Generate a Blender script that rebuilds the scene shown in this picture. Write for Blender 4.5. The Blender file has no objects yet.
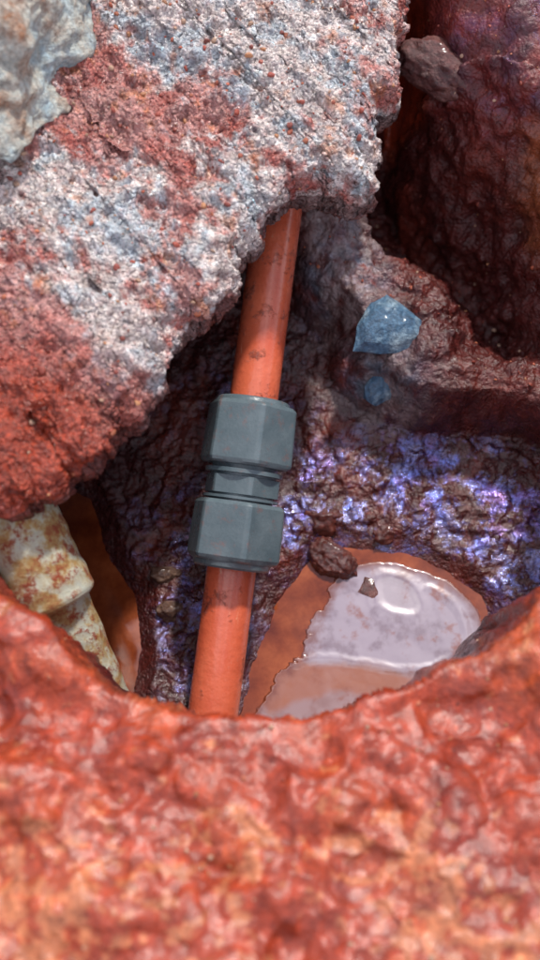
import bpy, math, numpy as np
from mathutils import Vector
rng=np.random.default_rng(7)
sc=bpy.context.scene
# ------------------------------------------------------------------ camera
T=math.radians(20); H=0.51; FP=480/math.tan(math.radians(25))
C=np.array([0,0,H]); Fw=np.array([0,math.sin(T),-math.cos(T)]); Up=np.array([0,math.cos(T),math.sin(T)])
def ray(px,py): return Fw+np.array([1.,0,0])*(px-270)/FP+Up*(480-py)/FP
def U(px,py,z): d=ray(px,py); return C+d*(z-H)/d[2]
def D(px,py,dep): return C+ray(px,py)*dep
def poly(pts,z): return np.array([U(a,b,z)[:2] for a,b in pts])
cd=bpy.data.cameras.new("camera"); cam=bpy.data.objects.new("camera",cd); sc.collection.objects.link(cam)
cam.location=C; cam.rotation_euler=(T,0,0)
cd.sensor_fit='VERTICAL'; cd.sensor_height=24; cd.lens=12/math.tan(math.radians(25))
cd.clip_start=0.02; cd.clip_end=500
cd.dof.use_dof=True; cd.dof.focus_distance=0.655; cd.dof.aperture_fstop=2.6
sc.camera=cam
sc.view_settings.view_transform='Standard'; sc.view_settings.look='None'; sc.view_settings.exposure=0
# ------------------------------------------------------------------ noise
perm=rng.permutation(256); perm=np.concatenate([perm,perm,perm])
g3=rng.normal(size=(256,3)); g3/=np.linalg.norm(g3,axis=1)[:,None]
def pn(p):
    i=np.floor(p).astype(np.int64); f=p-i; i&=255; w=f*f*f*(f*(f*6-15)+10); out=0
    for dx in (0,1):
        for dy in (0,1):
            for dz in (0,1):
                h=perm[perm[perm[(i[:,0]+dx)&255]+((i[:,1]+dy)&255)]+((i[:,2]+dz)&255)]
                g=g3[h&255]; v=g[:,0]*(f[:,0]-dx)+g[:,1]*(f[:,1]-dy)+g[:,2]*(f[:,2]-dz)
                wx=w[:,0] if dx else 1-w[:,0]; wy=w[:,1] if dy else 1-w[:,1]; wz=w[:,2] if dz else 1-w[:,2]
                out=out+v*wx*wy*wz
    return out*1.6
def fbm(P,freq,octv=4,gain=.5,off=0.,ridge=False):
    P=P*freq+off; a=1;s=0;n=0
    for k in range(octv):
        v=pn(P+k*17.3)
        if ridge: v=1-2*np.abs(v)
        s=s+a*v; n+=a; a*=gain; P=P*2.03
    return s/n
def sdf(P,poly_):
    d=np.full(len(P),1e9); ins=np.zeros(len(P),bool); n=len(poly_)
    for i in range(n):
        a=poly_[i]; b=poly_[(i+1)%n]; ab=b-a; ap=P-a
        t=np.clip((ap@ab)/(ab@ab),0,1); q=ap-t[:,None]*ab; d=np.minimum(d,(q*q).sum(1))
        c=((a[1]>P[:,1])!=(b[1]>P[:,1]))
        with np.errstate(divide='ignore',invalid='ignore'):
            xi=(b[0]-a[0])*(P[:,1]-a[1])/(b[1]-a[1])+a[0]
        ins^=c&(P[:,0]<xi)
    d=np.sqrt(d); return np.where(ins,-d,d)
def chaikin(a,n=2,closed=True):
    for _ in range(n):
        b=np.roll(a,-1,0) if closed else a[1:]; a0=a if closed else a[:-1]
        a1=np.stack([.75*a0+.25*b,.25*a0+.75*b],1).reshape(-1,2); a=a1 if closed else np.vstack([a[:1],a1,a[-1:]])
    return a
def ss(a,b,x): t=np.clip((x-a)/(b-a),0,1); return t*t*(3-2*t)
def normals(G):
    du=np.gradient(G,axis=0); dv=np.gradient(G,axis=1); n=np.cross(du,dv); n/=np.linalg.norm(n,axis=2)[...,None]+1e-12; return n
def grid_mesh(name,G,col,mat,flip=False,keep=None,attrs={}):
    nu,nv=G.shape[:2]; idx=np.arange(nu*nv).reshape(nu,nv)
    q=np.stack([idx[:-1,:-1],idx[1:,:-1],idx[1:,1:],idx[:-1,1:]],-1).reshape(-1,4)
    if keep is not None: q=q[keep.ravel()[q].all(1)]
    if flip:q=q[:,::-1]
    me=bpy.data.meshes.new(name); me.vertices.add(nu*nv); me.vertices.foreach_set("co",G.reshape(-1).astype(np.float32))
    me.loops.add(q.size); me.loops.foreach_set("vertex_index",q.reshape(-1).astype(np.int32))
    me.polygons.add(len(q)); me.polygons.foreach_set("loop_start",np.arange(0,q.size,4,dtype=np.int32)); me.polygons.foreach_set("loop_total",np.full(len(q),4,np.int32))
    me.polygons.foreach_set("use_smooth",np.ones(len(q),bool)); me.update(calc_edges=True)
    if col is not None:
        a=me.color_attributes.new("Col",'FLOAT_COLOR','POINT'); a.data.foreach_set("color",col.reshape(-1).astype(np.float32))
    for nm,v in attrs.items():
        a=me.attributes.new(nm,'FLOAT','POINT'); a.data.foreach_set("value",v.reshape(-1).astype(np.float32))
    me.materials.append(mat); o=bpy.data.objects.new(name,me); sc.collection.objects.link(o); return o
# ------------------------------------------------------------------ materials
def newmat(n):
    m=bpy.data.materials.new(n); m.use_nodes=True; nt=m.node_tree; b=nt.nodes["Principled BSDF"]; return m,nt,b
def noise(nt,co,scale,detail=5,rough=.6):
    n=nt.nodes.new('ShaderNodeTexNoise'); n.inputs['Scale'].default_value=scale; n.inputs['Detail'].default_value=detail; n.inputs['Roughness'].default_value=rough
    nt.links.new(co,n.inputs['Vector']); return n.outputs['Fac']
def ramp(nt,fac,stops):
    r=nt.nodes.new('ShaderNodeValToRGB'); e=r.color_ramp.elements
    while len(e)<len(stops): e.new(.5)
    for i,(p,c) in enumerate(stops): e[i].position=p; e[i].color=(*c,1) if len(c)==3 else c
    nt.links.new(fac,r.inputs[0]); return r.outputs[0]
def mix(nt,a,b,fac,mode='MIX'):
    m=nt.nodes.new('ShaderNodeMix'); m.data_type='RGBA'; m.blend_type=mode
    for s,v in ((m.inputs[0],fac),(m.inputs[6],a),(m.inputs[7],b)):
        if isinstance(v,bpy.types.NodeSocket): nt.links.new(v,s)
        else: s.default_value=v
    return m.outputs[2]
def math_(nt,op,a,b=0.):
    m=nt.nodes.new('ShaderNodeMath'); m.operation=op
    for s,v in ((m.inputs[0],a),(m.inputs[1],b)):
        if isinstance(v,bpy.types.NodeSocket): nt.links.new(v,s)
        else: s.default_value=v
    return m.outputs[0]
def bump(nt,h,dist,strength=1,nrm=None):
    b=nt.nodes.new('ShaderNodeBump'); b.inputs['Distance'].default_value=dist
    if isinstance(strength,bpy.types.NodeSocket): nt.links.new(strength,b.inputs['Strength'])
    else: b.inputs['Strength'].default_value=strength
    nt.links.new(h,b.inputs['Height'])
    if nrm: nt.links.new(nrm,b.inputs['Normal'])
    return b.outputs['Normal']
def attr(nt,n):
    a=nt.nodes.new('ShaderNodeAttribute'); a.attribute_name=n; return a.outputs['Fac']
def earth(name,grain=1.,coat=.6,b1=.004,b2=.0015,sheen_tint=False,crough=.1,cn=.6):
    m,nt,b=newmat(name); L=nt.links.new
    co=nt.nodes.new('ShaderNodeTexCoord').outputs['Object']
    at=nt.nodes.new('ShaderNodeAttribute'); at.attribute_name="Col"
    gs=attr(nt,"Grit") if sheen_tint else 1
    v=noise(nt,co,130,7,.7); c=mix(nt,at.outputs['Color'],ramp(nt,v,[(.3,(.45,.38,.38)),(.52,(.95,.92,.92)),(.72,(1.6,1.6,1.6))]),1,'MULTIPLY')
    vo=nt.nodes.new('ShaderNodeTexVoronoi'); vo.inputs['Scale'].default_value=420; L(co,vo.inputs['Vector'])
    g=ramp(nt,vo.outputs['Color'],[(.0,(.7,.5,.5)),(.5,(1,1,1)),(.88,(1.15,1.1,1.05)),(.97,(1.9,2.4,2.4))])
    c=mix(nt,c,g,.6*grain,'MULTIPLY'); L(c,b.inputs['Base Color'])
    r=math_(nt,'MULTIPLY',at.outputs['Alpha'],ramp(nt,noise(nt,co,90,3),[(.3,(.55,)*3),(.7,(1.4,)*3)])); L(r,b.inputs['Roughness'])
    h1=noise(nt,co,150,7,.6); n1=bump(nt,h1,b1,gs)
    h2=math_(nt,'SUBTRACT',1,vo.outputs['Distance']); n2=bump(nt,h2,b2*grain,gs,n1)
    L(n2,b.inputs['Normal']); b.inputs['Specular IOR Level'].default_value=.5
    b.inputs['Coat Weight'].default_value=coat; b.inputs['Coat Roughness'].default_value=crough; b.inputs['Coat IOR'].default_value=1.5
    nc=bump(nt,h1,b1*cn,gs); L(nc,b.inputs['Coat Normal'])
    if sheen_tint:
        wv_=ramp(nt,noise(nt,co,32,5,.6),[(.38,(.15,)*3),(.62,(1.2,)*3)])
        L(math_(nt,'MULTIPLY',attr(nt,"Wet"),wv_),b.inputs['Coat Weight']); L(attr(nt,"CoatR"),b.inputs['Coat Roughness'])
        gl=nt.nodes.new('ShaderNodeBsdfGlossy'); gl.inputs['Roughness'].default_value=.14
        L(ramp(nt,noise(nt,co,38,4),[(.3,(.66,.34,1)),(.5,(.24,.34,1)),(.62,(.50,.54,1)),(.75,(1,.45,.7))]),gl.inputs['Color']); L(nc,gl.inputs['Normal'])  # sky sheen of the wet mud painted in as blue-violet gloss colour
        ms=nt.nodes.new('ShaderNodeMixShader'); L(math_(nt,'MULTIPLY',attr(nt,"SheenTint"),ramp(nt,noise(nt,co,48,8,.70),[(.47,(.0,)*3),(.61,(1,)*3)])),ms.inputs[0])
        L(b.outputs[0],ms.inputs[1]); L(gl.outputs[0],ms.inputs[2]); L(ms.outputs[0],nt.nodes['Material Output'].inputs['Surface'])
    return m
M_ground=earth("wet_red_clay",.7,.8,.0036,.0012,True,.15,.8)
M_slab=earth("crumbly_rock",1.3,.55,.006,.0022,False,.12,.8)
# ------------------------------------------------------------------ layout
W=-.178
Rp=poly([(-60,470),(-45,560),(0,588),(40,626),(75,664),(105,693),(135,706),(180,716),(240,721),(300,721),(350,711),(400,690),(450,665),(490,650),(512,632),(545,588),(600,560),(650,520),(660,400),(650,250),(620,140),(580,80),(500,30),(440,10),(380,-20),(300,60),(180,120),(60,250),(-30,380)],0)
Fp=poly([(60,480),(62,600),(90,690),(135,735),(240,745),(350,735),(440,700),(500,668),(560,610),(580,490),(545,455),(450,440),(385,435),(340,400),(300,330),(240,280),(170,330),(100,400)],-.172)
Pm=poly([(243,720),(252,680),(262,640),(282,595),(302,568),(328,546),(368,552),(410,558),(450,576),(476,596),(490,628),(494,660),(450,730),(350,770),(238,770)],W)
Pl=poly([(58,480),(92,500),(112,560),(137,600),(140,650),(122,740),(60,720),(40,600)],W)
E_px=[(470,-150),(430,-80),(410,-20),(405,0),(400,20),(398,35),(391,60),(395,80),(392,98),(378,108),(373,118),(371,135),(374,150),(369,165),(373,183),(364,196),(350,194),(340,186),(322,191),(305,190),(285,197),(268,207),(256,222),(248,240),(236,252),(235,268),(230,290),(215,298),(200,312),(182,322),(165,345),(158,358),(157,375),(146,392),(140,410),(118,424),(105,438),(96,452),(84,464),(64,468),(55,488),(30,498),(0,505),(-60,530),(-140,570),(-240,640)]
E=poly(E_px,-.012)
# ------------------------------------------------------------------ ground sheet
def axis(a,b,step,far):
    mid=np.arange(a,b,step); g=[];s=step;x=0
    while x<far: s*=1.22; x+=s; g.append(x)
    g=np.array(g); return np.concatenate([a-g[::-1],mid,b+g])
X=axis(-.24,.26,.001,120); Y=axis(-.10,.64,.001,120)
GX,GY=np.meshgrid(X,Y,indexing='ij'); P2=np.stack([GX.ravel(),GY.ravel()],1)
near=np.clip(1-(np.hypot(P2[:,0],P2[:,1]-.25)-.6)/3,0,1)
P3=np.column_stack([P2,np.zeros(len(P2))])
wob=np.column_stack([fbm(P3,22,4,.55,3.),fbm(P3,22,4,.55,9.)])*.007
dR=sdf(P2+wob,Rp); dF=np.maximum(sdf(P2+wob*1.6,Fp),0)
dr=np.maximum(-dR,0); dF=np.maximum(dF,np.clip(.012-dr,0,1))
t=np.where(dR<0,dF/(dF+dr+1e-9),1.)
dm=sdf(P2+wob*1.1,Pm); dl=sdf(P2+wob*.7,Pl); dp=np.minimum(dm,dl)
fl=W+np.where(dp>0,np.clip(dp*.45,0,.006)+np.clip(dp*.12,0,.02),np.maximum(dp*.8,-.012))
fl=fl+ss(.0,.02,dp)*(.005*fbm(P3,45,3,.5,5.))
tt_=np.clip(t+.14*fbm(P3,20,3,.5,20.)*np.sin(np.clip(t,0,1)*math.pi),0,1)
g_step=.30*ss(0,.14,tt_)+.20*tt_+.50*ss(.60,.97,tt_)
wallside=ss(.02,.10,P2[:,0])*ss(.2,.28,P2[:,1])
wallg=g_step*wallside+tt_**.75*(1-wallside)
z=fl*(1-np.clip(wallg,0,1))
z=z-.010*np.where(dR>=0,np.exp(-np.maximum(dR,0)/.022),t)
big=fbm(P3,5,3,.5,1.); med=fbm(P3,16,4,.5,2.)
out=ss(-.01,.02,dR)
z=z+out*(.026*med*np.clip(near+.2,0,1)+.02*big*ss(.02,.3,dR)) + (1-near)*1.2*fbm(P3,.05,4,.5,4.)*ss(.5,8,dR)
z=z+out*.025*ss(.05,-.06,P2[:,1])*near
def line(pts,z0,w):
    a=poly(pts,z0); d=np.full(len(P2),1e9)
    for i in range(len(a)-1):
        ab=a[i+1]-a[i]; ap=P2-a[i]; tt=np.clip((ap@ab)/(ab@ab),0,1); d=np.minimum(d,np.hypot(*(ap-tt[:,None]*ab).T))
    return np.exp(-(d/w)**2)
crack=line([(402,20),(400,60),(398,110),(400,170)],-.06,.018)
z=z-.11*crack
cav=line([(410,125),(440,165),(500,215),(535,270)],-.07,.036)
z=z-.09*cav
P_sl=np.vstack([E+np.array([-.02,.02]),[[-.75,.35],[-.75,.95],[.05,.95]]])
dsl=sdf(P2,P_sl); sl=ss(.01,-.02,dsl)
z=z*(1-sl)+np.minimum(z,-.045)*sl
z=np.maximum(z,-.195)
G=np.stack([GX,GY,z.reshape(GX.shape)],-1)
Nn=normals(G).reshape(-1,3); P=G.reshape(-1,3)
wet=ss(.004,.02,dp)
amp=np.where(dR>0,.65,.45+1.1*np.clip(t*3,0,1))*near
floorm=(1-ss(0,.12,t))*(dR<0)
d1=.0080*fbm(P,30,5,.48,11.)*amp*(.35+.65*wet)
d2=.0050*(fbm(P,22,4,.55,31.,True)-.4)*amp*ss(.10,.4,t)*(dR<0)
d3=.0022*fbm(P,170,3,.6,13.)*near*(.3+.7*wet)*np.where(dR>0,.3,1)
cl=.0045*np.maximum(fbm(P,75,2,.5,41.),0)*near*wet*np.where(dR>0,.2,1)
clod=.014*fbm(P*np.array([.8,1.25,1]),15,3,.45,141.)*near*(dR>0)
P=P+Nn*(d1+d2+d3+cl+clod)[:,None]
def C3(*c): return np.array(c)
n1=fbm(P,28,5,.6,51.); n2=fbm(P,12,4,.6,61.); n3=fbm(P,90,4,.6,71.)
def lerp(a,b,f): return a+(b-a)*f[:,None]
def blob(c,r,sharp=.5):
    d=np.sqrt((((P-c)/np.array(r))**2).sum(1)); return ss(1+sharp,1-sharp,d+.35*n1+.2*n3)
n=len(P); base=np.tile(C3(.31,.038,.011),(n,1))
base=lerp(base,C3(.43,.085,.022),ss(-.1,.4,n2)*.7)
base=lerp(base,C3(.17,.016,.007),ss(.0,.4,n1)*.75)
base=lerp(base,C3(.54,.22,.095),ss(.30,.5,n3+.6*n2+.35*ss(.06,-.03,P[:,1]))*.6)
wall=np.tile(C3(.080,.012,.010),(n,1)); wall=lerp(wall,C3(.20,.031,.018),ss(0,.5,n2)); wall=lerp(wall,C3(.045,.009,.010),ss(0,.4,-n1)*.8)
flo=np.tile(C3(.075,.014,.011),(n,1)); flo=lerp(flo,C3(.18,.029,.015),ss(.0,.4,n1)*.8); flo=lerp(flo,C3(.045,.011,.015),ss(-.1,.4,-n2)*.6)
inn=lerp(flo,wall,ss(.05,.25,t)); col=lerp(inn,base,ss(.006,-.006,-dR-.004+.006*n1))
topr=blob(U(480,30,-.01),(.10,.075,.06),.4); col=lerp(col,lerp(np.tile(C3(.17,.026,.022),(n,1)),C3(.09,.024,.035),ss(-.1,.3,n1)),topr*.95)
gm=np.maximum(blob(U(345,260,-.10),(.032,.05,.08)),blob(U(378,385,-.13),(.036,.030,.04)))*(dR<0)
col=lerp(col,lerp(np.tile(C3(.26,.21,.21),(n,1)),C3(.09,.13,.18),ss(-.15,.3,n1)),gm*np.clip(.65+1.8*n3,0,1))
col=lerp(col,C3(.46,.13,.04),blob(U(560,230,-.03),(.028,.07,.06))*.9)
rgh=np.full(n,.42); rgh=rgh*(1-.35*floorm)
sheen_tint=np.clip(.56*blob(U(430,520,-.165),(.11,.055,.06),.35)+.14*floorm*ss(-.1,.4,n2)+.26*blob(U(200,600,-.17),(.03,.07,.05))+.10*topr+.08*gm,0,.52)*(dp>-.002)*(.25+.75*floorm+.3*topr)  # where the painted sky sheen lies, mostly on the floor mud
grit=np.where(dR>0,.42,.85); grit=np.where((dR<0)&(t>.2),.75,grit); grit=grit*(1-topr)+.75*topr
wetn=np.where(dR>0,.50,.42+.4*floorm)*(1-.7*cav)*(1-.4*topr)
coatr=np.where(dR>0,.24,.13)
rgba=np.column_stack([np.clip(col,0,1),rgh])
ground=grid_mesh("ground",P.reshape(G.shape),rgba,M_ground,attrs={"SheenTint":sheen_tint,"Grit":grit,"Wet":wetn,"CoatR":coatr})
GP=P;GN=Nn;GdR=dR;Gt=t;Gdp=dp
# ------------------------------------------------------------------ slab
def resample(A,step):
    s=np.r_[0,np.cumsum(np.hypot(*np.diff(A,axis=0).T))]; q=np.arange(0,s[-1],step); return np.column_stack([np.interp(q,s,A[:,0]),np.interp(q,s,A[:,1])])
Es=resample(E,.0009)
S0=np.column_stack([Es,np.zeros(len(Es))]); Es=Es+np.column_stack([fbm(S0,80,4,.65,1.),fbm(S0,80,4,.65,5.)])*.006
th=np.linspace(0,math.pi/2,22)
r=.018
w_top=np.concatenate([r*(1-np.cos(th))[1:],np.arange(r+.001,.34,.00115),np.linspace(.345,.62,24)])
zu=np.concatenate([np.full(49,-.044),-.020-.024*np.sin(th)[::-1]])
w_under=np.concatenate([np.linspace(.14,r,50)[:-1],(r*(1-np.cos(th)))[::-1]])
zt=np.concatenate([-.020+.020*np.sin(th)[1:],np.zeros(len(w_top)-21)])
w=np.concatenate([w_under,w_top]); zz=np.concatenate([zu,zt])
top=np.concatenate([np.zeros(len(w_under)),np.ones(len(w_top))])
zz=zz+.13*np.maximum(w-.01,0)*top-.35*np.maximum(w-.36,0)
nd=np.array([-.66,.75])
G=np.zeros((len(Es),len(w),3)); G[...,0]=Es[:,None,0]+nd[0]*w[None]; G[...,1]=Es[:,None,1]+nd[1]*w[None]; G[...,2]=zz[None]
sidx=np.linspace(0,1,len(Es)); G[...,2]-= (.06*(ss(.06,0,sidx)+ss(.93,1,sidx)))[:,None]
Nn=-normals(G).reshape(-1,3); P=G.reshape(-1,3).copy()
if Nn[len(w)//2+len(Es)//2*len(w),2]<0: Nn=-Nn
tp=np.tile(top,len(Es)); wv=np.tile(w,len(Es))
dd=.014*fbm(P,13,3,.5,2.)*ss(0,.03,wv)+.011*(fbm(P,28,5,.6,8.,True)-.35)+.0042*fbm(P,100,4,.68,12.)+.0035*np.maximum(fbm(P,190,2,.5,19.),0)
P=P+Nn*dd[:,None]
n1=fbm(P,30,5,.62,5.); n3=fbm(P,120,4,.65,7.); n=len(P)
Q=P@np.array([[.66,.75,0],[.75,-.66,0],[0,0,1.]]); Q=Q*np.array([1.0,.55,1])
n2=fbm(Q,26,5,.66,6.)
col=np.tile(C3(.50,.135,.105),(n,1)); col=lerp(col,C3(.62,.33,.30),ss(-.2,.25,n1)); col=lerp(col,C3(.38,.055,.038),ss(.08,.42,-n1)*.9)
def blob2(c,r,sh=.5):
    d=np.sqrt((((P-c)/np.array(r))**2).sum(1)); return ss(1+sh,1-sh,d)
pale=1.1*blob2(U(290,100,0),(.075,.075,.2))+.9*blob2(U(190,280,0),(.06,.05,.2))+.9*blob2(U(50,250,0),(.07,.045,.2))+1.0*blob2(U(200,20,0),(.09,.05,.2))+.5*blob2(U(120,400,0),(.04,.04,.2))
pm=ss(-.15,.14,n2+.5*n3+.34*pale-.25)
pc=lerp(np.tile(C3(.86,.82,.78),(n,1)),C3(.52,.70,.78),ss(-.05,.3,n1+.3*n3)); pc=lerp(pc,C3(.28,.34,.40),ss(.18,.45,-n1+.5*n3)*.75); col=lerp(col,pc,pm*.88)
col=lerp(col,C3(.62,.21,.055),ss(.2,.4,fbm(P,60,4,.6,77.))*.6)
red=blob2(U(20,440,0),(.07,.05,.2),.5); col=lerp(col,C3(.42,.055,.018),np.clip(red+.3*n1,0,1))
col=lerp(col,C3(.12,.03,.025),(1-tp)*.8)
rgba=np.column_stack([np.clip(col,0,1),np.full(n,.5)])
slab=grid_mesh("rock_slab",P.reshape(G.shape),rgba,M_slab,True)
SP=P;SN=Nn;ST=tp;SW=wv
# ------------------------------------------------------------------ rocks
import bmesh
def rockmesh(seed,sub,cuts,dims,rough=.06,freq=3.,lo=.5):
    bm=bmesh.new(); bmesh.ops.create_icosphere(bm,subdivisions=sub,radius=1)
    co=np.array([v.co[:] for v in bm.verts]); r_=np.random.default_rng(seed)
    for k in range(cuts):
        d=r_.normal(size=3); d/=np.linalg.norm(d); lim=r_.uniform(lo,.85); s=co@d; m=s>lim; co[m]-=np.outer(s[m]-lim,d)
    co+=co*(rough*fbm(co,freq,4,.55,seed*3.1))[:,None]
    co*=np.array(dims)
    for v,c in zip(bm.verts,co): v.co=c
    return bm
def rock(name,loc,dims,rot,mat,seed,sub=5,cuts=12,rough=.1,lo=.5):
    bm=rockmesh(seed,sub,cuts,dims,rough,3.,lo); me=bpy.data.meshes.new(name); bm.to_mesh(me); bm.free()
    for p in me.polygons:p.use_smooth=True
    me.materials.append(mat); o=bpy.data.objects.new(name,me); o.location=loc; o.rotation_euler=rot; sc.collection.objects.link(o); return o
def rockmat(name,c1,c2,c3,rough=.45,coat=.3,bd=.004):
    m,nt,b=newmat(name); co=nt.nodes.new('ShaderNodeTexCoord').outputs['Object']
    c=ramp(nt,noise(nt,co,45,7,.65),[(.32,c1),(.5,c2),(.68,c3)]); c=mix(nt,c,ramp(nt,noise(nt,co,350,4),[(.3,(.6,)*3),(.7,(1.3,)*3)]),1,'MULTIPLY')
    nt.links.new(c,b.inputs['Base Color']); b.inputs['Roughness'].default_value=rough; b.inputs['Coat Weight'].default_value=coat; b.inputs['Coat Roughness'].default_value=.15
    nt.links.new(bump(nt,noise(nt,co,140,8,.65),bd),b.inputs['Normal']); return m
M_blue=rockmat("blue_stone",(.03,.07,.13),(.07,.16,.26),(.28,.37,.42),.38,.5,.004)
M_mauve=rockmat("mauve_stone",(.07,.018,.016),(.13,.038,.034),(.24,.11,.09),.4,.5)
M_grey=rockmat("grey_ochre_stone",(.34,.16,.08),(.50,.50,.44),(.38,.52,.58),.5,.2,.006)
M_brown_refl=rockmat("brown_reflection_patch",(.05,.011,.009),(.10,.020,.014),(.16,.04,.025),.3,.8,.0025)
M_brown=rockmat("brown_stone",(.08,.03,.02),(.13,.065,.04),(.22,.15,.10),.4,.6)
GPg=GP.reshape(len(X),len(Y),3)
def zat(px,py):
    d=ray(px,py)
    for s in np.linspace(.3,1.1,800):
        q=C+d*s
        i=np.searchsorted(X,q[0])-1; j=np.searchsorted(Y,q[1])-1
        if GPg[i,j,2]>q[2]: return q
    return q
def facet_stone(name,loc,outline,thick,rot,mat,rg=1.,peak=(0,0)):
    # angular stone: ridged facets fan from an off-centre peak
    o2=np.array(outline,float); bm=bmesh.new(); nn_=len(o2); c=o2.mean(0)+np.array(peak)
    rings=[(1.0,-thick),(1.05,0.),(.80,.55*thick),(.30,.95*thick)]
    V=[[bm.verts.new((*(c+(p-c)*s),z_)) for p in o2] for s,z_ in rings]
    for a,b_ in zip(V[:-1],V[1:]):
        for i in range(nn_): bm.faces.new((a[i],a[(i+1)%nn_],b_[(i+1)%nn_],b_[i]))
    bm.faces.new(V[-1]); bm.faces.new(V[0][::-1])
    bmesh.ops.triangulate(bm,faces=bm.faces[:])
    bmesh.ops.subdivide_edges(bm,edges=bm.edges[:],cuts=4,use_grid_fill=True)
    co=np.array([v.co[:] for v in bm.verts]); co+= rg*(.0012*np.column_stack([fbm(co,150,4,.6,k*9.) for k in range(3)])); co+=rg*.002*np.column_stack([fbm(co,45,2,.5,k*5.+2) for k in range(3)])
    for v,c_ in zip(bm.verts,co): v.co=c_
    bmesh.ops.recalc_face_normals(bm,faces=bm.faces)
    me=bpy.data.meshes.new(name); bm.to_mesh(me); bm.free()
    for p in me.polygons:p.use_smooth=True
    me.set_sharp_from_angle(angle=math.radians(22)); me.materials.append(mat); o=bpy.data.objects.new(name,me); o.location=loc; o.rotation_euler=rot; sc.collection.objects.link(o)
BO=[(-.0215,-.012),(-.018,.001),(-.009,.013),(.001,.0175),(.010,.011),(.0225,.002),(.019,-.008),(.004,-.0145)]
facet_stone("blue_stone",zat(387,330)+[0,0,.005],[(a*1.08,b_*1.2) for a,b_ in BO],.0085,(.22,.05,.08),M_blue,1.,(.004,.002))
facet_stone("blue_stone",zat(382,384)+[0,0,-.001],[(-a*.5+b_*.4,b_*.8) for a,b_ in BO],.005,(.45,.05,.3),M_blue,1.)
rock("mauve_stone",zat(447,66)+[0,0,-.004],(.038,.020,.016),(.5,.1,-.35),M_mauve,8,5,8,.2,.6)
rock("brown_reflection_patch",U(333,560,W+.002),(.019,.013,.010),(.1,.1,-.7),M_brown_refl,9,5,8,.25,.65)
facet_stone("brown_reflection_patch",U(368,590,W+.0004),[(-.007,-.001),(-.001,.009),(.006,.008),(.007,-.004),(.004,-.009)],.0018,(0,0,.1),M_brown_refl,.5)  # flat brown piece added in place of a reflection on the water
rock("brown_reflection_patch",zat(325,518)+[0,0,-.004],(.015,.012,.009),(0,.2,.3),M_brown_refl,11,4,8,.3,.65)
rock("brown_reflection_patch",zat(390,530)+[0,0,-.004],(.013,.009,.006),(0,.2,.3),M_brown_refl,13,4,8,.3,.65)
rock("brown_stone",zat(166,573)+[0,0,-.002],(.012,.008,.006),(0,.2,.1),M_brown,12,4,8,.3,.65)
rock("brown_stone",zat(172,608)+[0,0,-.002],(.011,.010,.006),(0,.2,.7),M_brown,15,4,8,.3,.65)
rock("grey_boulder",U(5,25,.03)+[-.02,.0,.0],(.118,.108,.055),(.1,.25,.75),M_grey,21,6,10,.3)
# gravel
def gravel(name,mat,pos,nor,size):
    bm=bmesh.new(); bmesh.ops.create_icosphere(bm,subdivisions=2,radius=1); b0=np.array([v.co[:] for v in bm.verts]); f0=np.array([[v.index for v in f.verts] for f in bm.faces]); bm.free()
    vs=[];fs=[];cs=[]
    pal=np.array([(.45,.13,.06),(.38,.07,.04),(.5,.30,.20),(.42,.10,.05),(.28,.06,.04),(.5,.22,.1)])
    for k,(p,nn,s) in enumerate(zip(pos,nor,size)):
        c=b0.copy()
        for q in range(5):
            d=rng.normal(size=3); d/=np.linalg.norm(d); l=rng.uniform(.4,.8); ssn=c@d; m=ssn>l; c[m]-=np.outer(ssn[m]-l,d)
        A=np.linalg.qr(rng.normal(size=(3,3)))[0]; c=(c*rng.uniform(.55,1.1,3))@A
        vs.append(c*s+p+nn*s*.1); fs.append(f0+k*len(b0)); cc=pal[rng.integers(len(pal))]*rng.uniform(.7,1.1); cs.append(np.tile([*cc,.5],(len(b0),1)))
    vs=np.vstack(vs); fs=np.vstack(fs); me=bpy.data.meshes.new(name); me.from_pydata(vs.tolist(),[],fs.tolist()); a=me.color_attributes.new("Col",'FLOAT_COLOR','POINT'); a.data.foreach_set("color",np.vstack(cs).reshape(-1).astype(np.float32))
    for p in me.polygons:p.use_smooth=True
    me.materials.append(mat); o=bpy.data.objects.new(name,me); sc.collection.objects.link(o)
M_grav,ntg,bg=newmat("gravel_grit"); at=ntg.nodes.new('ShaderNodeAttribute'); at.attribute_name="Col"; ntg.links.new(at.outputs['Color'],bg.inputs['Base Color']); bg.inputs['Roughness'].default_value=.4; bg.inputs['Coat Weight'].default_value=.4
cogr=ntg.nodes.new('ShaderNodeTexCoord').outputs['Object']; ntg.links.new(bump(ntg,noise(ntg,cogr,900,4),.001),bg.inputs['Normal'])
inb=(np.abs(GP[:,0])<.25)&(GP[:,1]>-.1)&(GP[:,1]<.62)
ca=np.where(inb&(dsl>.0)&((GdR>0)|(Gt>.2)))[0]; cs_=np.where((ST>0)&(SW<.34))[0]
ia=rng.choice(ca,1500); ic=rng.choice(cs_,2600)
pos=np.vstack([GP[ia],SP[ic]]); nor=np.vstack([GN[ia],SN[ic]])
size=np.concatenate([.0005+.0015*rng.random(1500)**3,.0006+.0022*rng.random(2600)**3])
gravel("gravel",M_grav,pos,nor,size)
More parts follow.
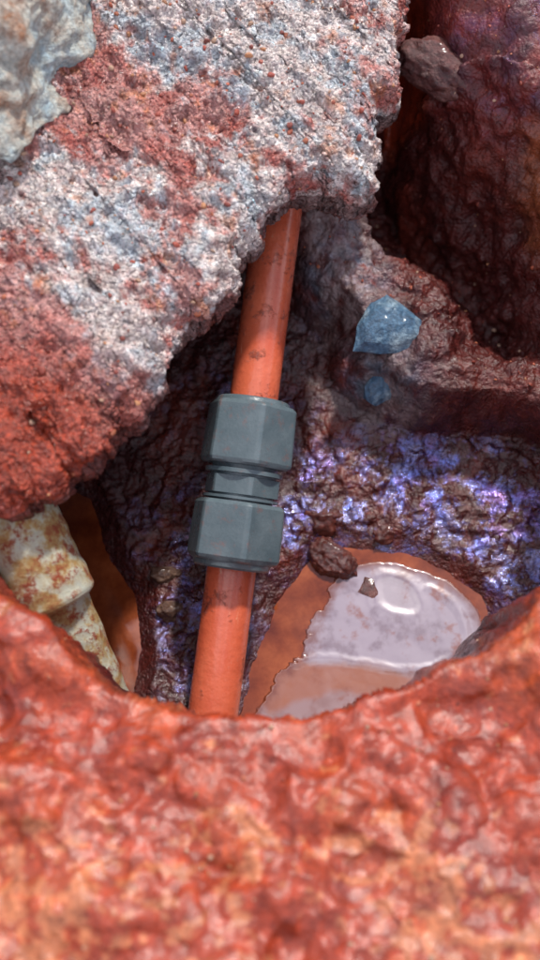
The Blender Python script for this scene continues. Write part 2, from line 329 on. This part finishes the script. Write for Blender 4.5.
# ------------------------------------------------------------------ lathe along an axis
def lathe(name,A,B,prof,mat,seg=96,rot=0.):
    A=np.array(A);B=np.array(B); ax=(B-A); Lg=np.linalg.norm(ax); ax/=Lg
    up=np.array([0,0,1.])-ax*ax[2]; up/=np.linalg.norm(up); sd=np.cross(up,ax)
    if sd[0]<0: sd=-sd
    vs=[];fs=[]
    for (s,rad,hx) in prof:
        for k in range(seg):
            a=2*math.pi*k/seg
            if hx>0:
                b=((math.degrees(a)-rot)%60)-30; rh=min(rad*.875/math.cos(math.radians(b)),rad*.99); rr=rad*(1-hx)+rh*hx
            else: rr=rad
            vs.append(A+ax*s+(up*math.cos(a)+sd*math.sin(a))*rr)
    m=len(prof)
    for i in range(m-1):
        for k in range(seg):
            k2=(k+1)%seg; fs.append((i*seg+k,i*seg+k2,(i+1)*seg+k2,(i+1)*seg+k))
    fs.append(tuple(range(seg))); fs.append(tuple((m-1)*seg+k for k in range(seg))[::-1])
    me=bpy.data.meshes.new(name); me.from_pydata([tuple(v) for v in vs],[],fs)
    bm=bmesh.new(); bm.from_mesh(me); bmesh.ops.recalc_face_normals(bm,faces=bm.faces); bm.to_mesh(me); bm.free()
    me.materials.append(mat)
    for p in me.polygons:p.use_smooth=True
    me.set_sharp_from_angle(angle=math.radians(18)); o=bpy.data.objects.new(name,me); sc.collection.objects.link(o); return o
def parent(name,parts):
    e=bpy.data.objects.new(name,None); sc.collection.objects.link(e)
    for p in parts: p.parent=e
    return e
m,nt,b=newmat("terracotta_pipe_plastic"); co=nt.nodes.new('ShaderNodeTexCoord').outputs['Object']
c=ramp(nt,noise(nt,co,30,5),[(.3,(.54,.090,.04)),(.7,(.68,.15,.072))])
dirt=ramp(nt,noise(nt,co,50,9,.75),[(.57,(0,0,0)),(.66,(1,1,1))]); c=mix(nt,c,(.14,.025,.016,1),math_(nt,'MULTIPLY',dirt,.7))
mp=nt.nodes.new('ShaderNodeMapping'); mp.inputs['Rotation'].default_value=(0,0,.5); mp.inputs['Scale'].default_value=(1,.12,1); nt.links.new(co,mp.inputs[0])
sc1=ramp(nt,noise(nt,mp.outputs[0],260,6,.8),[(.63,(0,0,0)),(.67,(1,1,1))]); c=mix(nt,c,(.7,.36,.22,1),math_(nt,'MULTIPLY',sc1,.7))
nt.links.new(c,b.inputs['Base Color']); nt.links.new(ramp(nt,noise(nt,co,80,6),[(.3,(.16,)*3),(.7,(.36,)*3)]),b.inputs['Roughness'])
b.inputs['Coat Weight'].default_value=.6; b.inputs['Coat Roughness'].default_value=.12
nt.links.new(bump(nt,dirt,.0006,.8,bump(nt,noise(nt,co,200,5),.0006)),b.inputs['Normal']); M_pipe=m
A=D(203,790,.645); B=D(290,120,.70); Lp=np.linalg.norm(B-A)
p1=lathe("pipe_tube",A,B,[(x,.0160,0) for x in np.linspace(0,Lp,60)],M_pipe)
parent("water_pipe",[p1])
m,nt,b=newmat("grey_fitting_plastic"); co=nt.nodes.new('ShaderNodeTexCoord').outputs['Object']
c=ramp(nt,noise(nt,co,60,6),[(.3,(.070,.102,.116)),(.7,(.12,.157,.172))]); c=mix(nt,c,(.22,.085,.06,1),ramp(nt,noise(nt,co,110,8,.75),[(.56,(0,0,0)),(.72,(.75,)*3)]))
nt.links.new(c,b.inputs['Base Color']); nt.links.new(ramp(nt,noise(nt,co,90,6),[(.3,(.18,)*3),(.7,(.40,)*3)]),b.inputs['Roughness']); nt.links.new(bump(nt,noise(nt,co,500,4),.0003,.6),b.inputs['Normal']); M_fit=m
u=.00064; c0=D(254,400,.657); c1=D(231,568,.652); Lc=np.linalg.norm(c1-c0); k=Lc/169
def pr(l): return [(s*k,r_*u,h) for s,r_,h in l]
nutA=lathe("nut_far",c0,c1,pr([(0,27,0),(0,34,0),(1.5,36,0),(4.5,37,0),(5,41,.6),(7.5,44.5,1),(9,45.5,1),(36,46.5,1),(62,47.5,1),(65,46.5,1),(67,43,.6),(67.5,35,0)]),M_fit,144,rot=18)
body=lathe("coupling_body",c0,c1,pr([(60,33,0),(71,33,0),(71.5,38.5,0),(75.5,38.5,0),(76,33,0),(78,33,0),(78.5,38,1),(96,38,1),(96.5,32,0),(98,32,0),(98.5,37.5,0),(101,37.5,0),(101.5,32,0),(112,32,0)]),M_fit,144,rot=18)
nutB=lathe("nut_near",c0,c1,pr([(103,33,0),(103.2,42,.6),(105,45,1),(107,46.5,1),(130,47.5,1),(157,48,1),(160,46.5,1),(162,43,.6),(162.5,39,0),(167,38,0),(169,36,0),(169,27,0)]),M_fit,144,rot=18)
parent("pipe_coupling",[nutA,body,nutB])
m,nt,b=newmat("corroded_pipe"); co=nt.nodes.new('ShaderNodeTexCoord').outputs['Object']
c=ramp(nt,noise(nt,co,60,8,.7),[(.38,(.34,.11,.035)),(.47,(.46,.30,.11)),(.55,(.56,.54,.40)),(.7,(.54,.58,.50))]); c=mix(nt,c,(.30,.055,.02,1),ramp(nt,noise(nt,co,90,9,.85),[(.51,(0,0,0)),(.57,(1,1,1))]))
nt.links.new(c,b.inputs['Base Color']); b.inputs['Roughness'].default_value=.4; nt.links.new(bump(nt,noise(nt,co,180,8,.75),.0035),b.inputs['Normal']); M_old=m
A=D(-34,420,.585); B=D(56,606,.60); A2=D(46,588,.607); B2=D(110,740,.635)
L1=np.linalg.norm(B-A); L2=np.linalg.norm(B2-A2)
o1=lathe("pipe_section_far",A,B,[(x,.0255+.0004*math.sin(x*190)+.0003*math.sin(x*500),0) for x in np.linspace(0,L1-.004,60)]+[(L1-.002,.0248,0),(L1,.022,0)],M_old)
o2=lathe("pipe_section_near",A2,B2,[(0,.018,0),(.002,.0220,0)]+[(x,.0220+.0004*math.sin(x*230),0) for x in np.linspace(.004,L2,40)],M_old)
parent("corroded_old_pipe",[o1,o2])
# ------------------------------------------------------------------ water
m,nt,b=newmat("muddy_water"); co=nt.nodes.new('ShaderNodeTexCoord').outputs['Object']
c=ramp(nt,noise(nt,co,26,6,.65),[(.36,(.13,.024,.008)),(.5,(.23,.050,.016)),(.66,(.36,.095,.032))]); nt.links.new(c,b.inputs['Base Color'])
b.inputs['Roughness'].default_value=.03; b.inputs['IOR'].default_value=1.4; b.inputs['Coat Weight'].default_value=1; b.inputs['Coat IOR'].default_value=1.5; b.inputs['Coat Roughness'].default_value=.02
nt.links.new(bump(nt,noise(nt,co,25,2),.0008),b.inputs['Normal']); M_w=m
wx=np.linspace(-.20,.22,40); wy=np.linspace(.03,.30,40); gx,gy=np.meshgrid(wx,wy,indexing='ij'); G=np.stack([gx,gy,np.full_like(gx,W)],-1)
grid_mesh("puddle_water",G,None,M_w)
# added sheet on the puddle: pale reflections put into its colour and relief
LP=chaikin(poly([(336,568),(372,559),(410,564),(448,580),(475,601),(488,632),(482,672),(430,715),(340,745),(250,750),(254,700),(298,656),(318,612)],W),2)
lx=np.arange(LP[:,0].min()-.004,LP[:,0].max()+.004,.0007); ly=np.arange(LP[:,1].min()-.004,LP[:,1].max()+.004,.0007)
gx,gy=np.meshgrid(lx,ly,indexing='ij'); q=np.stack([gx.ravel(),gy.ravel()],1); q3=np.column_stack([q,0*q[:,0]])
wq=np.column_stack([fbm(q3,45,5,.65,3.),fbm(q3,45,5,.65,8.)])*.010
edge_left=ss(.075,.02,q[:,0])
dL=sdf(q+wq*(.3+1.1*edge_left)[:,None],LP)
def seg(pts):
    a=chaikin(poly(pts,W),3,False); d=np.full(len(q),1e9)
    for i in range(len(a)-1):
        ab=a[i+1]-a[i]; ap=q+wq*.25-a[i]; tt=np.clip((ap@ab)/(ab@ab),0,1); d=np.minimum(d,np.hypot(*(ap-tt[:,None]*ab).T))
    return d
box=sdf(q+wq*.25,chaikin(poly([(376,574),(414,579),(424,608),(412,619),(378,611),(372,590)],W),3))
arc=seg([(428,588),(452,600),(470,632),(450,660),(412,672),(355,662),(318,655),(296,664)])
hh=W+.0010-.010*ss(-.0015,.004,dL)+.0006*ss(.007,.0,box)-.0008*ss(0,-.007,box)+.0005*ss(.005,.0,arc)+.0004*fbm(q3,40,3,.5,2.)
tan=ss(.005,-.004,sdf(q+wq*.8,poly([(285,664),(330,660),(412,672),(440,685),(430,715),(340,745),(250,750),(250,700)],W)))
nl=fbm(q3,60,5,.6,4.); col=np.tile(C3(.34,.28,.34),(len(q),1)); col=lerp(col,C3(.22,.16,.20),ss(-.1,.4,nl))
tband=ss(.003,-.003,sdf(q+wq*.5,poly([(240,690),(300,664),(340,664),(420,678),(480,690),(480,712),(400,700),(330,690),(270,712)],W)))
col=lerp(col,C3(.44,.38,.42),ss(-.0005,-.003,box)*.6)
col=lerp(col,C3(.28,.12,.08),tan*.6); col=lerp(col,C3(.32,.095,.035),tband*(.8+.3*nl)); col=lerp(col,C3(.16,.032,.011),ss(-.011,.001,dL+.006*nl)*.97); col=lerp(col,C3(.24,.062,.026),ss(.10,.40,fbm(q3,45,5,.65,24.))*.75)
m,nt,b=newmat("pale_reflection_paint"); at=nt.nodes.new('ShaderNodeAttribute'); at.attribute_name="Col"; nt.links.new(at.outputs['Color'],b.inputs['Base Color']); b.inputs['Roughness'].default_value=.3; b.inputs['Coat Weight'].default_value=1; b.inputs['Coat Roughness'].default_value=.03; b.inputs['Coat IOR'].default_value=1.8
grid_mesh("reflection_sheet",np.stack([gx,gy,hh.reshape(gx.shape)],-1),np.column_stack([np.clip(col,0,1),np.ones(len(q))]),m,keep=(dL<.004))
# ------------------------------------------------------------------ light
el=math.radians(50); az=math.radians(20)
wd=bpy.data.worlds.new("World"); sc.world=wd; wd.use_nodes=True; nt=wd.node_tree; bgn=nt.nodes['Background']
sky=nt.nodes.new('ShaderNodeTexSky'); sky.sky_type='NISHITA'; sky.sun_disc=False; sky.sun_elevation=el; sky.sun_rotation=az
tc=nt.nodes.new('ShaderNodeTexCoord').outputs['Generated']
cl=ramp(nt,noise(nt,tc,2.2,6,.6),[(.42,(0,0,0)),(.58,(1,1,1))])
skyc=mix(nt,sky.outputs[0],(14,13.4,14.5,1),math_(nt,'MULTIPLY',cl,.75))
nt.links.new(skyc,bgn.inputs['Color']); bgn.inputs['Strength'].default_value=.13
sd=bpy.data.lights.new("sun",'SUN'); sd.energy=4.0; sd.angle=math.radians(4); sd.color=(1,.95,.88); so=bpy.data.objects.new("sun",sd); sc.collection.objects.link(so)
v=Vector((math.sin(az)*math.cos(el),math.cos(az)*math.cos(el),math.sin(el))); so.rotation_euler=v.to_track_quat('Z','Y').to_euler()
